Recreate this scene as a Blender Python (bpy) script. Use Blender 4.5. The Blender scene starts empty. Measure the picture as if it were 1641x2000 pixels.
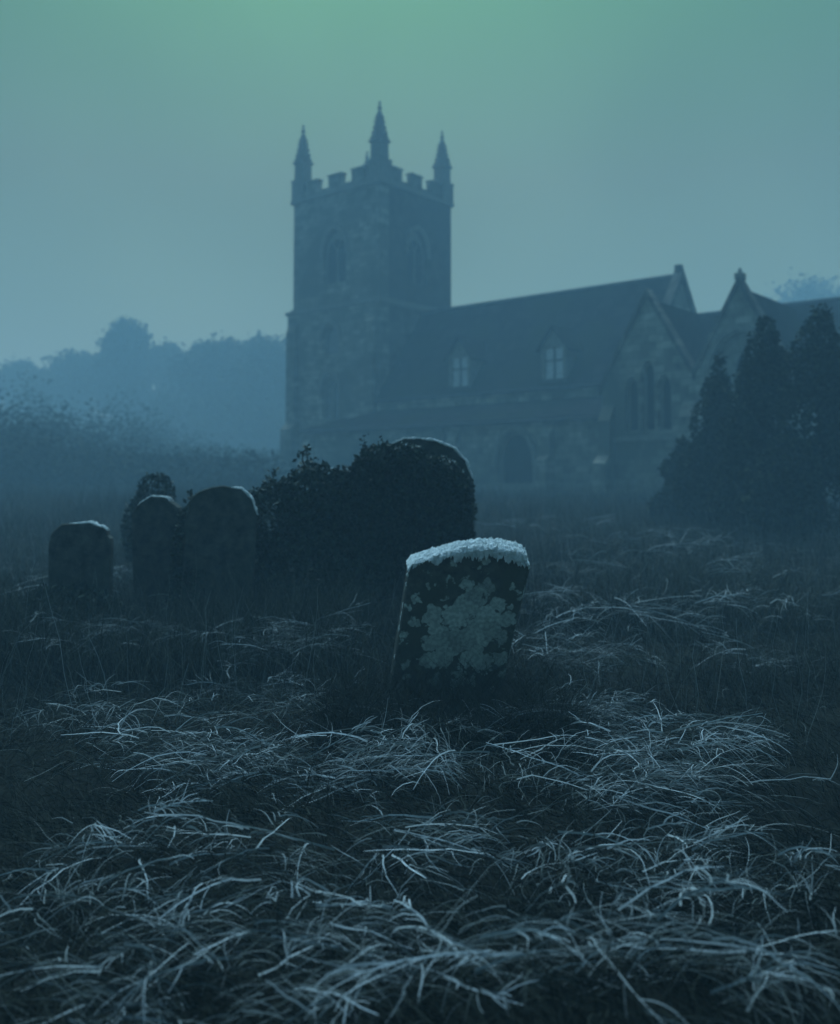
import bpy, math, random
import numpy as np
from mathutils import Vector, Matrix
from mathutils.geometry import tessellate_polygon
random.seed(7); rng = np.random.default_rng(11); U = rng.uniform
R = math.radians
S = bpy.context.scene
C = S.collection

# ------------------------------------------------------------------ camera
EYE = 1.55
cam_d = bpy.data.cameras.new('camera'); cam = bpy.data.objects.new('camera', cam_d); C.objects.link(cam)
cam.location = (0, 0, EYE); cam.rotation_euler = (R(92.92), 0, 0)
cam_d.sensor_fit = 'HORIZONTAL'; cam_d.sensor_width = 36; cam_d.lens = 36*1900/1641
cam_d.shift_x = -0.0015; cam_d.shift_y = -0.0932
cam_d.clip_start = 0.1; cam_d.clip_end = 3000
cam_d.dof.use_dof = True; cam_d.dof.focus_distance = 5.2; cam_d.dof.aperture_fstop = 1.8
S.camera = cam
S.render.resolution_x = 840; S.render.resolution_y = 1024

# ------------------------------------------------------------------ sky, sun, exposure
SUN_EL, SUN_ROT = R(58), R(-8)
W = bpy.data.worlds.new('World'); S.world = W; W.use_nodes = True
nt = W.node_tree; bg = nt.nodes['Background']
sky = nt.nodes.new('ShaderNodeTexSky'); sky.sky_type = 'NISHITA'; sky.sun_disc = False
sky.sun_elevation = SUN_EL; sky.sun_rotation = SUN_ROT; sky.air_density = 1.0; sky.dust_density = 2.5; sky.ozone_density = 1.0
mx = nt.nodes.new('ShaderNodeMix'); mx.data_type = 'RGBA'; mx.blend_type = 'MULTIPLY'; mx.inputs[0].default_value = 1
mx.inputs[7].default_value = (0.40, 0.95, 0.62, 1)     # the cold green dusk tint of the cloud cover
nt.links.new(sky.outputs[0], mx.inputs[6]); nt.links.new(mx.outputs[2], bg.inputs[0])
wc = nt.nodes.new('ShaderNodeTexCoord'); sx = nt.nodes.new('ShaderNodeSeparateXYZ'); nt.links.new(wc.outputs['Generated'], sx.inputs[0])
wr = nt.nodes.new('ShaderNodeValToRGB'); nt.links.new(sx.outputs['Z'], wr.inputs[0]); cn = nt.nodes.new('ShaderNodeTexNoise'); cn.inputs['Scale'].default_value = 1.6; cn.inputs['Detail'].default_value = 3
nt.links.new(wc.outputs['Generated'], cn.inputs['Vector']); cm = nt.nodes.new('ShaderNodeMapRange'); nt.links.new(cn.outputs['Fac'], cm.inputs[0])
cm.inputs[1].default_value = .3; cm.inputs[2].default_value = .7; cm.inputs[3].default_value = .72; cm.inputs[4].default_value = 1.2
cs = nt.nodes.new('ShaderNodeVectorMath'); cs.operation = 'SCALE'; nt.links.new(wr.outputs[0], cs.inputs[0]); nt.links.new(cm.outputs[0], cs.inputs['Scale'])
nt.links.new(cs.outputs[0], mx.inputs[7])
e = wr.color_ramp.elements; e[0].position = .30; e[0].color = (.27, .43, .27, 1); e[1].position = .45; e[1].color = (.21, .52, .24, 1)
e2 = e.new(.75); e2.color = (.23, .61, 1.0, 1)      # thin cold cloud, greener round the hidden sun
bg.inputs[1].default_value = 0.08
sl = bpy.data.lights.new('sun', 'SUN'); sl.energy = 3.2; sl.angle = R(60); sl.color = (0.40, 0.72, 0.92)
so = bpy.data.objects.new('sun', sl); C.objects.link(so)
so.rotation_euler = (R(90)-SUN_EL, 0, R(180)-SUN_ROT)
S.view_settings.view_transform = 'Standard'; S.view_settings.look = 'None'
S.view_settings.exposure = 0.33; S.view_settings.gamma = 1
S.cycles.use_denoising = True; S.cycles.max_bounces = 6; S.cycles.volume_bounces = 1
S.cycles.transparent_max_bounces = 6

# ------------------------------------------------------------------ haze
def haze():
    m = bpy.data.materials.new('haze'); m.use_nodes = True; t = m.node_tree
    for n in list(t.nodes): t.nodes.remove(n)
    out = t.nodes.new('ShaderNodeOutputMaterial'); v = t.nodes.new('ShaderNodeVolumePrincipled')
    v.inputs['Color'].default_value = (0.205, 0.335, 0.42, 1)
    v.inputs['Density'].default_value = 0.0200; v.inputs['Absorption Color'].default_value = (1, 1, 1, 1)
    v.inputs['Anisotropy'].default_value = 0.0
    t.links.new(v.outputs[0], out.inputs['Volume'])
    me = bpy.data.meshes.new('haze')
    x, y0, y1, z0, z1 = 330, -60, 560, -8, 27
    vs = [(-x,y0,z0),(x,y0,z0),(x,y1,z0),(-x,y1,z0),(-x,y0,z1),(x,y0,z1),(x,y1,z1),(-x,y1,z1)]
    me.from_pydata(vs, [], [(3,2,1,0),(4,5,6,7),(0,1,5,4),(1,2,6,5),(2,3,7,6),(3,0,4,7)])
    me.materials.append(m); o = bpy.data.objects.new('haze', me); C.objects.link(o); o['kind'] = 'stuff'
haze()

# ------------------------------------------------------------------ materials
def mat(name, c1, c2, scale=4.0, rough=.9, bump=.3, detail=8, brick=None, c3=None, w=(.35,.65), spec=.1):
    m = bpy.data.materials.new(name); m.use_nodes = True; t = m.node_tree; N = t.nodes; L = t.links
    b = N['Principled BSDF']; b.inputs['Roughness'].default_value = rough
    b.inputs['Specular IOR Level'].default_value = spec
    tc = N.new('ShaderNodeTexCoord'); n = N.new('ShaderNodeTexNoise')
    n.inputs['Scale'].default_value = scale; n.inputs['Detail'].default_value = detail; n.inputs['Roughness'].default_value = .65
    L.new(tc.outputs['Object'], n.inputs['Vector'])
    r = N.new('ShaderNodeValToRGB'); r.color_ramp.elements[0].position = w[0]; r.color_ramp.elements[1].position = w[1]
    r.color_ramp.elements[0].color = (*c1, 1); r.color_ramp.elements[1].color = (*c2, 1)
    L.new(n.outputs['Fac'], r.inputs[0]); col = r.outputs[0]; hgt = n.outputs['Fac']
    if brick:
        mp = N.new('ShaderNodeMapping'); mp.inputs['Rotation'].default_value = brick[2]
        L.new(tc.outputs['Object'], mp.inputs[0])
        bt = N.new('ShaderNodeTexBrick'); bt.inputs['Scale'].default_value = 1
        bt.inputs['Brick Width'].default_value = brick[0]; bt.inputs['Row Height'].default_value = brick[1]
        bt.inputs['Mortar Size'].default_value = .018; bt.inputs['Color1'].default_value = (.55,.55,.55,1)
        bt.inputs['Color2'].default_value = (1.35,1.35,1.35,1); bt.inputs['Mortar'].default_value = (.6,.6,.6,1)
        L.new(mp.outputs[0], bt.inputs['Vector'])
        x = N.new('ShaderNodeMix'); x.data_type = 'RGBA'; x.blend_type = 'MULTIPLY'; x.inputs[0].default_value = 1
        L.new(col, x.inputs[6]); L.new(bt.outputs['Color'], x.inputs[7]); col = x.outputs[2]
    if c3:
        n2 = N.new('ShaderNodeTexNoise'); n2.inputs['Scale'].default_value = scale*.18; n2.inputs['Detail'].default_value = 5
        L.new(tc.outputs['Object'], n2.inputs['Vector'])
        r2 = N.new('ShaderNodeValToRGB'); r2.color_ramp.elements[0].position = .48; r2.color_ramp.elements[1].position = .62
        L.new(n2.outputs['Fac'], r2.inputs[0])
        x = N.new('ShaderNodeMix'); x.data_type = 'RGBA'; L.new(r2.outputs[0], x.inputs[0])
        L.new(col, x.inputs[6]); x.inputs[7].default_value = (*c3, 1); col = x.outputs[2]
    L.new(col, b.inputs['Base Color'])
    if bump:
        bp = N.new('ShaderNodeBump'); bp.inputs['Strength'].default_value = bump; bp.inputs['Distance'].default_value = .05
        L.new(hgt, bp.inputs['Height']); L.new(bp.outputs[0], b.inputs['Normal'])
    return m
def blade_mat(name, c1, c2, rough=.9):
    """colour runs from c1 to c2 with the point attribute 'tone'"""
    m = bpy.data.materials.new(name); m.use_nodes = True; t = m.node_tree; N = t.nodes; L = t.links
    b = N['Principled BSDF']; b.inputs['Roughness'].default_value = rough; b.inputs['Specular IOR Level'].default_value = .15
    a = N.new('ShaderNodeAttribute'); a.attribute_name = 'tone'
    r = N.new('ShaderNodeValToRGB'); r.color_ramp.elements[0].color = (*c1, 1); r.color_ramp.elements[1].color = (*c2, 1)
    L.new(a.outputs['Fac'], r.inputs[0]); L.new(r.outputs[0], b.inputs['Base Color'])
    return m
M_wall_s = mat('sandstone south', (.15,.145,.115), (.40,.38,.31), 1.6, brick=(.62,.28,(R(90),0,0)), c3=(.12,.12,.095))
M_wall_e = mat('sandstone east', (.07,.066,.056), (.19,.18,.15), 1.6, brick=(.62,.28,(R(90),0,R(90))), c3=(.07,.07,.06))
M_trim = mat('dressed stone', (.15,.145,.12), (.28,.27,.23), 6)
M_slate = mat('roof slate', (.012,.013,.014), (.035,.035,.034), 2.2, rough=1, spec=0, brick=(.4,.22,(R(55),0,0)), c3=(.022,.026,.016))
M_lead = mat('lead', (.05,.055,.06), (.10,.10,.11), 3)
M_glass = mat('dark leaded glass', (.004,.005,.005), (.014,.016,.017), 9, rough=.6, bump=.1, spec=.08)
M_pale = mat('pale dormer glass', (.40,.42,.42), (.62,.64,.64), 5, rough=.2, bump=.05, spec=.6)
M_stone = mat('weathered headstone', (.025,.026,.023), (.10,.10,.086), 9, c3=(.05,.055,.04))
M_frost = mat('frost and moss', (.60,.64,.62), (.92,.94,.93), 30, rough=.6, bump=.8, w=(.36,.56))
M_earth = mat('earth', (.006,.006,.004), (.018,.017,.012), 3, c3=(.010,.012,.008))
M_bark = mat('bark', (.03,.025,.02), (.08,.07,.055), 8)
M_leaf = blade_mat('leaves', (.012,.018,.010), (.07,.085,.05))
M_ivy = blade_mat('ivy leaves', (.010,.018,.010), (.06,.08,.05), .55)
_r = [n for n in M_ivy.node_tree.nodes if n.type == 'VALTORGB'][0].color_ramp.elements; _r[1].position = .84; _q = _r.new(.90); _q.color = (.45,.48,.46,1); _q = _r.new(1.0); _q.color = (.75,.78,.78,1)   # rimed leaves
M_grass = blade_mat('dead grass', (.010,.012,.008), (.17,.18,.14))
M_rime = blade_mat('rimed stems', (.09,.10,.09), (.95,.96,.97))

# ------------------------------------------------------------------ mesh helpers
class MB:
    def __init__(s): s.v = []; s.f = []
    def add(s, vs, fs):
        k = len(s.v); s.v += [tuple(p) for p in vs]; s.f += [tuple(i+k for i in f) for f in fs]; return s
    def box(s, x0, x1, y0, y1, z0, z1):
        return s.add([(x0,y0,z0),(x1,y0,z0),(x1,y1,z0),(x0,y1,z0),(x0,y0,z1),(x1,y0,z1),(x1,y1,z1),(x0,y1,z1)],
                     [(3,2,1,0),(4,5,6,7),(0,1,5,4),(1,2,6,5),(2,3,7,6),(3,0,4,7)])
    def prism(s, poly, ext):                      # poly: 3D points, ext: vector
        n = len(poly); e = Vector(ext)
        return s.add([Vector(p) for p in poly]+[Vector(p)+e for p in poly],
            [tuple(range(n))[::-1], tuple(range(n, 2*n))]+[(i,(i+1)%n,(i+1)%n+n,i+n) for i in range(n)])
    def rings(s, cx, cy, prof, n=8, rot=0.0):     # lathe: prof = [(r, z)...]
        vs = []
        for r, z in prof:
            vs += [(cx+r*math.cos(rot+2*math.pi*i/n), cy+r*math.sin(rot+2*math.pi*i/n), z) for i in range(n)]
        fs = [(k*n+i, k*n+(i+1)%n, (k+1)*n+(i+1)%n, (k+1)*n+i) for k in range(len(prof)-1) for i in range(n)]
        fs += [tuple(range(n))[::-1], tuple((len(prof)-1)*n+i for i in range(n))]
        return s.add(vs, fs)
    def tube(s, pts, rad, n=6):
        pts = [Vector(p) for p in pts]; vs = []; m = len(pts)
        for k, p in enumerate(pts):
            d = (pts[min(k+1, m-1)]-pts[max(k-1, 0)]).normalized()
            a = d.orthogonal().normalized() if abs(d.z) > .9 else d.cross(Vector((0,0,1))).normalized(); b = d.cross(a)
            r = rad[k] if hasattr(rad, '__len__') else rad
            vs += [p+a*r*math.cos(2*math.pi*i/n)+b*r*math.sin(2*math.pi*i/n) for i in range(n)]
        fs = [(k*n+i, k*n+(i+1)%n, (k+1)*n+(i+1)%n, (k+1)*n+i) for k in range(m-1) for i in range(n)]
        fs += [tuple(range(n))[::-1], tuple((m-1)*n+i for i in range(n))]
        return s.add(vs, fs)
    def panel(s, o, xd, outline, holes, thick):   # wall lying in (xd, z) through o, thick goes inwards
        o = Vector(o); xd = Vector(xd); inn = Vector((-xd.y, xd.x, 0))*thick
        loops = [outline]+holes; flat = [p for l in loops for p in l]
        tris = tessellate_polygon([[Vector((p[0], p[1], 0)) for p in l] for l in loops])
        P = lambda p: o+xd*p[0]+Vector((0,0,p[1]))
        n = len(flat); vs = [P(p) for p in flat]+[P(p)+inn for p in flat]
        fs = [t for t in tris]+[tuple(i+n for i in t[::-1]) for t in tris]; k = 0
        for l in loops:
            m = len(l)
            fs += [(k+i, k+(i+1)%m, k+(i+1)%m+n, k+i+n) for i in range(m)]; k += m
        return s.add(vs, fs)
    def build(s, name, m, parent=None, smooth=False):
        me = bpy.data.meshes.new(name); me.from_pydata(s.v, [], s.f)
        import bmesh
        bm = bmesh.new(); bm.from_mesh(me); bmesh.ops.recalc_face_normals(bm, faces=bm.faces); bm.to_mesh(me); bm.free()
        if smooth: me.polygons.foreach_set('use_smooth', [True]*len(me.polygons))
        me.materials.append(m); o = bpy.data.objects.new(name, me); C.objects.link(o); o.parent = parent
        return o
def tag(o, label, cat, group=None):
    o['label'] = label; o['category'] = cat
    if group: o['group'] = group
    return o
def empty(name, loc, rz=0):
    o = bpy.data.objects.new(name, None); C.objects.link(o); o.location = loc; o.rotation_euler = (0,0,rz); return o
def arch(cx, z0, w, zs, zt, n=8):                 # pointed arch outline: bottom z0, springing zs, top zt
    h = w/2; H = zt-zs; a = []
    pr = []
    for i in range(n+1):
        t = i/n; pr.append((h*math.cos(t*math.pi/2)**.85 if i < n else 0, H*math.sin(t*math.pi/2*.98)/math.sin(math.pi/2*.98)*(.55+.45*t**.35 if t else 1)))
    right = [(cx+x, zs+z) for x, z in pr]; left = [(cx-x, zs+z) for x, z in pr[:-1]][::-1]
    return [(cx-h, z0), (cx+h, z0)]+right+left
def noise2(x, y, s=1.0, seed=0.0):
    return (np.sin(x*1.7*s+seed)+np.sin(y*2.1*s+seed*1.3+1)+np.sin((x+y)*1.1*s+seed*2.1)+np.sin((x*.8-y*1.3)*2.3*s+seed*.7))/4
def gz(x, y):
    x = np.asarray(x, float); y = np.asarray(y, float)
    t = np.clip((y-3)/40, 0, 1)
    z = 1.05*t*t*(3-2*t) + .05*t
    near = np.clip(1-(y-20)/30, 0, 1)
    z = z + near*(.10*noise2(x, y, .9, 2)+.06*noise2(x, y, 2.9, 5))
    far = np.clip((y-60)/200, 0, 1)
    return z + 1.5*far
def g(x, y): return float(gz(x, y))
def F(px, py, Y):                                 # planning aid: point at true distance Y seen at a photo pixel
    p = R(2.92); a = (px-823)/1900; b = (847-py)/1900
    k = Y/(math.cos(p)-b*math.sin(p)); return Vector((a*k, Y, EYE+k*(math.sin(p)+b*math.cos(p))))
def G(px, py, h=0.0):                             # ground point (lifted h) seen at a photo pixel
    Y = 2.0
    while Y < 80:
        q = F(px, py, Y)
        if q.z <= g(q.x, Y)+h: return q
        Y += .03
    return q

# ------------------------------------------------------------------ ground
def ground():
    xs = np.concatenate([np.linspace(-300,-30,19), np.linspace(-28,28,170), np.linspace(30,300,19)])
    ys = np.concatenate([np.linspace(-50,-2,8), np.linspace(-1,30,190), np.linspace(31,80,40), np.linspace(90,540,24)])
    X, Y = np.meshgrid(xs, ys); Z = gz(X, Y); nx, ny = len(xs), len(ys)
    vs = np.stack([X, Y, Z], -1).reshape(-1, 3)
    i = (np.arange(ny-1)[:,None]*nx+np.arange(nx-1)[None]).ravel()
    fs = np.stack([i, i+1, i+nx+1, i+nx], -1)
    me = bpy.data.meshes.new('ground'); me.from_pydata(vs.tolist(), [], fs.tolist()); me.polygons.foreach_set('use_smooth', [True]*len(fs))
    me.materials.append(M_earth); o = bpy.data.objects.new('ground', me); C.objects.link(o); o['kind'] = 'structure'
ground()

# ------------------------------------------------------------------ the church
BZ = 0.6                                           # walls start below the turf
ch = empty('church', (-2.2, 51.0, 0), R(-40))
tag(ch, 'sandstone church with battlemented pinnacled tower and dormered slate roof looming in fog', 'church')
def part(mb, name, m, parent=ch, smooth=False, label=None):
    o = mb.build(name, m, parent, smooth)
    if label: o['label'] = label
    return o
TW, TD = 6.7, 6.1
def win(kind, o, xd, cx, z0, w, zs, zt, lights, glass=M_glass, hood=True, label=None, louvre=False):
    """traceried window in a hole of a wall panel; o and xd as for panel; returns the hole outline"""
    o = Vector(o); xd = Vector(xd); out = Vector((xd.y, -xd.x, 0))
    P = lambda u, z, d: o+xd*u+Vector((0,0,z))-out*d
    hole = arch(cx, z0, w, zs, zt)
    fr = MB(); lw = (w-.12)/lights; fr_holes = []
    for i in range(lights):
        c = cx-w/2+.06+lw*(i+.5); mid = abs(i-(lights-1)/2) < .6
        top = zs+(zt-zs)*(.55 if mid and lights > 1 else .12)
        if lights == 1: top = zt-.1
        fr_holes.append(arch(c, z0+.08, lw-.1, (zs-.25 if lights > 1 else zs), top, 5))
    inner = arch(cx, z0+.012, w-.024, zs, zt-.012)
    if lights == 2: 
        q = .17*w; zc = zs+(zt-zs)*.42
        fr_holes.append([(cx+q*math.cos(a), zc+q*math.sin(a)) for a in [k*math.pi/4+math.pi/8 for k in range(8)]])
    fr.panel(o-out*.18, xd, inner, fr_holes, .10)
    f = part(fr, kind, M_trim, label=label)
    gl = MB(); n = len(inner)
    gl.add([P(u, z, .31) for u, z in inner], [tuple(range(n))])
    part(gl, 'glass', glass, f)
    if louvre:
        lv = MB(); zz = z0+.2
        while zz < zs+.2:
            lv.add([P(cx-w/2+.05, zz, .23), P(cx+w/2-.05, zz, .23), P(cx+w/2-.05, zz+.16, .305), P(cx-w/2+.05, zz+.16, .305)], [(0,1,2,3)]); zz += .22
        part(lv, 'louvre', M_lead, f)
    if hood:
        h = MB(); A = arch(cx, z0, w+.12, zs, zt+.08); B = arch(cx, z0, w+.46, zs, zt+.34)
        a = A[2:]; b = B[2:]; a = [(a[0][0], zs-.15)]+a+[(a[-1][0], zs-.15)]; b = [(b[0][0], zs-.15)]+b+[(b[-1][0], zs-.15)]; n = len(a)
        for i in range(n-1):
            q = [P(*a[i], -.003), P(*a[i+1], -.003), P(*b[i+1], -.003), P(*b[i], -.003)]
            h.prism(q, out*.13)
        part(h, 'hood_mould', M_trim, f)
    return hole
def tower():
    E = (0,1,0); Sx = (1,0,0); ZS = 11.1; ZT = 17.55
    # lower stage (wider) and upper stage: four panels each, butted at the corners
    hs = [win('tower_window', (-TW-.25,-.2,0), Sx, 3.5, 5.0, 1.3, 6.6, 7.5, 2, label='two-light window low in the tower, cut by the aisle roof', glass=M_pale2),
          win('tower_window', (-TW-.25,-.2,0), Sx, 3.5, 8.6, 1.25, 9.5, 10.2, 1, glass=M_pale2, label='arched window under the tower string course')]
    lo = MB(); x0, x1, y0, y1 = -TW-.25, .12, -.2, TD+.15; t = .8
    lo.panel((x0,y0,0), Sx, [(0,BZ),(x1-x0,BZ),(x1-x0,ZS),(0,ZS)], hs, t)
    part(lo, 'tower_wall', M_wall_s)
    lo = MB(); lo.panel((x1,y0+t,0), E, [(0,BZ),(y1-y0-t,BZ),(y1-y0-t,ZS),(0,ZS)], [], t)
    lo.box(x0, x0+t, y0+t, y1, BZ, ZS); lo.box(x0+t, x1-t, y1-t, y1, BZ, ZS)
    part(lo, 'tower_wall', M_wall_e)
    hS = [win('belfry_window', (-TW,0,0), Sx, 3.35, 12.6, 1.7, 14.3, 15.5, 2, louvre=True)]
    hE = [win('belfry_window', (0,0,0), E, 3.05, 12.6, 1.6, 14.3, 15.5, 2, louvre=True)]
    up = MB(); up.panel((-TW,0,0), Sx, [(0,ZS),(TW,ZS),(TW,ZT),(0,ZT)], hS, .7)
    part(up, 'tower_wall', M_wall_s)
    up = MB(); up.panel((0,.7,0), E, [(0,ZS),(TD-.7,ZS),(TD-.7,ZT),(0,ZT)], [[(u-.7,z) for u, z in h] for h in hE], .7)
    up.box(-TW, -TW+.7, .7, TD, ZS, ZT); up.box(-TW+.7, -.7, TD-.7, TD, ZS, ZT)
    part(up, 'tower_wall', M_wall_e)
    st = MB()
    st.box(x0-.1, x1+.1, y0-.1, y1+.1, ZS+.002, ZS+.2); st.box(x0+.12, x1-.05, y0+.1, y1-.08, ZS+.2, ZS+.34)
    part(st, 'string_course', M_trim); st = MB(); st.box(-TW-.14, .14, -.14, TD+.14, ZT, ZT+.22); part(st, 'string_course', M_trim); st = MB()
    st.box(x0-.22, x1+.2, y0-.22, y1+.2, BZ, 1.9)
    part(st, 'plinth', M_trim)
    # parapet, merlons
    pa = MB(); zb, z1, z2 = ZT+.22, 18.05, 18.62
    for a0, a1, b0, b1 in ((-TW+.75,-.75,.0,.35), (-TW+.75,-.75,TD-.35,TD)):
        pa.box(a0, a1, b0, b1, zb, z1)
        for c in (-5.25, -3.4, -1.6):
            pa.box(c-.5, c+.5, b0, b1, z1, z2); pa.box(c-.56, c+.56, b0-.05, b1+.05, z2, z2+.09)
    for a0, a1 in ((-TW,-TW+.35), (-.35,0)):
        pa.box(a0, a1, .75, TD-.75, zb, z1)
        for c in (1.35, 3.05, 4.75):
            pa.box(a0, a1, c-.45, c+.45, z1, z2); pa.box(a0-.05, a1+.05, c-.51, c+.51, z2, z2+.09)
    part(pa, 'parapet', M_wall_s)
    ro = MB(); ro.box(-TW+.36, -.36, .36, TD-.36, ZT-.2, ZT+.1); part(ro, 'tower_roof', M_lead)
    # corner pinnacles
    proto = None
    for k, (cx, cy) in enumerate(((-.36,.36), (-TW+.36,.36), (-.36,TD-.36), (-TW+.36,TD-.36))):
        if proto is None:
            p = MB(); b = ZT+.22
            p.box(-.46,.46,-.46,.46, 0, 1.05); p.box(-.5,.5,-.5,.5, 1.05, 1.15)
            p.rings(0, 0, [(.50,1.15),(.48,2.05),(.62,2.12),(.60,2.22),(.42,2.3),(.28,3.0),(.14,3.75),(.08,3.85)], 4, R(45))
            for fz in (2.3, 2.6, 2.9, 3.2, 3.45):
                rr = .42-(fz-2.3)*.20
                for i in range(4):
                    a = R(45+90*i); p.rings(rr*1.05*math.cos(a), rr*1.05*math.sin(a), [(.02,fz-.05),(.085,fz+.02),(.06,fz+.1),(.01,fz+.13)], 5)
            for i in range(4):                       # small gablets at the foot of the spire
                a = R(90*i); d = Vector((math.cos(a), math.sin(a), 0)); e = Vector((-d.y, d.x, 0))
                p.prism([d*.34-e*.3+Vector((0,0,2.1)), d*.34+e*.3+Vector((0,0,2.1)), d*.34+Vector((0,0,2.7))], d*.12)
            po = part(p, 'pinnacle', M_trim)
            f = MB(); f.rings(0, 0, [(.05,3.85),(.06,3.9),(.14,3.97),(.13,4.05),(.05,4.1),(.05,4.22),(.10,4.27),(.03,4.36),(.015,4.42)], 8)
            fo = part(f, 'finial', M_trim, po); po.location = (cx, cy, b); proto = (po, fo)
        else:
            po = proto[0].copy(); C.objects.link(po); po.location = (cx, cy, ZT+.22)
            po.scale = (1, 1, (1, 1.03, .97, 1.0)[k])
            fo = proto[1].copy(); C.objects.link(fo); fo.parent = po
    # buttresses clasping the corners (stepped)
    bu = [((x0-.55, x0, y0+.05, y0+.95)), ((x0+.05, x0+.95, y0-.55, y0)), ((x1-.95, x1-.05, y0-.5, y0)), ((x0-.55, x0, y1-.95, y1-.05))]
    for a0, a1, b0, b1 in bu:
        m = MB(); m.box(a0, a1, b0, b1, BZ, 4.6); sx = a1-a0; sy = b1-b0
        if sx < sy: m.prism([(a0,b0,4.6),(a1,b0,4.6),(a1,b0,5.1)], (0,b1-b0,0)); m.box(a1-.25,a1,b0+.1,b1-.1,4.9,ZS-1); m.prism([(a1-.25,b0+.1,ZS-1),(a1,b0+.1,ZS-1),(a1,b0+.1,ZS-.5)],(0,b1-b0-.2,0))
        else: m.prism([(a0,b0,4.6),(a0,b1,4.6),(a0,b1,5.1)], (a1-a0,0,0)); m.box(a0+.1,a1-.1,b1-.25,b1,4.9,ZS-1); m.prism([(a0+.1,b1-.25,ZS-1),(a0+.1,b1,ZS-1),(a0+.1,b1,ZS-.5)],(a1-a0-.2,0,0))
        part(m, 'buttress', M_wall_s)
M_pale2 = mat('pale church glass', (.10,.11,.11), (.26,.28,.28), 5, rough=.25, bump=.1, spec=.5)  # lower tower windows: glass with a paler base colour than the aisle glass
tower()

def roof_slab(mb, a, b, c, d, th=.14):             # quad of 3D points, thickness downwards
    mb.prism([a, b, c, d], (0,0,-th))
def nave():
    RY, RZ, EY, EZ = 3.3, 10.95, -.48, 5.95; X0, X1 = .16, 15.5
    w = MB(); w.box(X0, X1-.01, -.3, .3, BZ, 5.93); w.box(X0, X1-.01, 6.3, 6.9, BZ, 5.93)
    w.prism([(X1-.7,.3,BZ),(X1-.7,6.3,BZ),(X1-.7,6.3,6.7),(X1-.7,RY,RZ-.3),(X1-.7,.3,6.7)], (.68,0,0))
    part(w, 'nave_wall', M_wall_s)
    r = MB(); roof_slab(r, (X0,EY,EZ), (X1-.35,EY,EZ), (X1-.35,RY,RZ), (X0,RY,RZ)); roof_slab(r, (X0,7.08,EZ), (X1-.35,7.08,EZ), (X1-.35,RY+.004,RZ), (X0,RY+.004,RZ))
    part(r, 'nave_roof', M_slate)
    q = MB(); q.tube([(X0,RY,RZ+.0),(X1-.35,RY,RZ+.0)], .12); part(q, 'ridge_tiles', M_lead)
    q = MB(); q.tube([(X0,EY-.06,EZ-.12),(X1-.35,EY-.06,EZ-.12)], .07); part(q, 'gutter', M_lead)
    # raised coping on the east gable with kneeler and a stub cross
    c = MB()
    for s in (-1, 1):
        y = RY+s*3.95; c.prism([(X1-.35,y,EZ-.35),(X1-.35,y,EZ+.05),(X1-.35,RY,RZ+.32),(X1-.35,RY,RZ-.16)], (.42,0,0))
    c.box(X1-.42, X1+.1, -.75, -.2, EZ-.75, EZ-.35)
    c.box(X1-.3, X1+.0, RY-.15, RY+.15, RZ+.2, RZ+.48); 
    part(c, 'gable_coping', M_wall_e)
    # two gabled dormers rising from the south eaves
    for cx in (5.62, 10.98):
        d = MB(); z0, z1, hw = 6.12, 7.72, .66; yf = -.36
        o = (cx-hw, yf, 0)
        hole = [(.18,z0+.14),(2*hw-.18,z0+.14),(2*hw-.18,z1-.04),(.18,z1-.04)]
        d.panel(o, (1,0,0), [(0,z0-.15),(2*hw,z0-.15),(2*hw,z1),(hw,z1+.85),(0,z1)], [hole], .14)
        yb = RY-(RZ-z1)/((RZ-EZ)/(RY-EY))
        for sx in (-1, 1):
            xx = cx+sx*hw; d.prism([(xx,yf+.142,z0-.1),(xx,yf+.142,z1),(xx,yb+.1,z1)], (-sx*.1,0,0))
        dm = part(d, 'dormer_window', M_trim, label='gabled dormer with pale glass')
        rr = MB(); yr = RY-(RZ-z1-.85)/((RZ-EZ)/(RY-EY))
        for sx in (-1, 1):
            rr.prism([(cx,yf-.22,z1+1.0),(cx+sx*(hw+.2),yf-.22,z1-.14),(cx+sx*(hw+.2),yb+.1,z1-.14),(cx,yr+.2,z1+1.0)], (0,0,-.1))
        part(rr, 'dormer_roof', M_slate, dm)
        gl = MB(); gl.add([(cx-hw+.1,yf+.10,z0+.1),(cx+hw-.1,yf+.10,z0+.1),(cx+hw-.1,yf+.10,z1),(cx-hw+.1,yf+.10,z1)], [(0,1,2,3)]); part(gl, 'glass', M_pale, dm)
        fr = MB(); fr.box(cx-.03,cx+.03,yf+.03,yf+.09,z0+.14,z1-.04)
        fr.box(cx-hw+.18,cx-.03,yf+.03,yf+.088,z0+.95,z0+1.01); fr.box(cx+.03,cx+hw-.18,yf+.03,yf+.088,z0+.95,z0+1.01)
        fr.box(cx-hw-.05,cx+hw+.05,yf-.08,yf-.003,z0+.02,z0+.12); part(fr, 'sill_and_bars', M_lead, dm)
nave()

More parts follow.
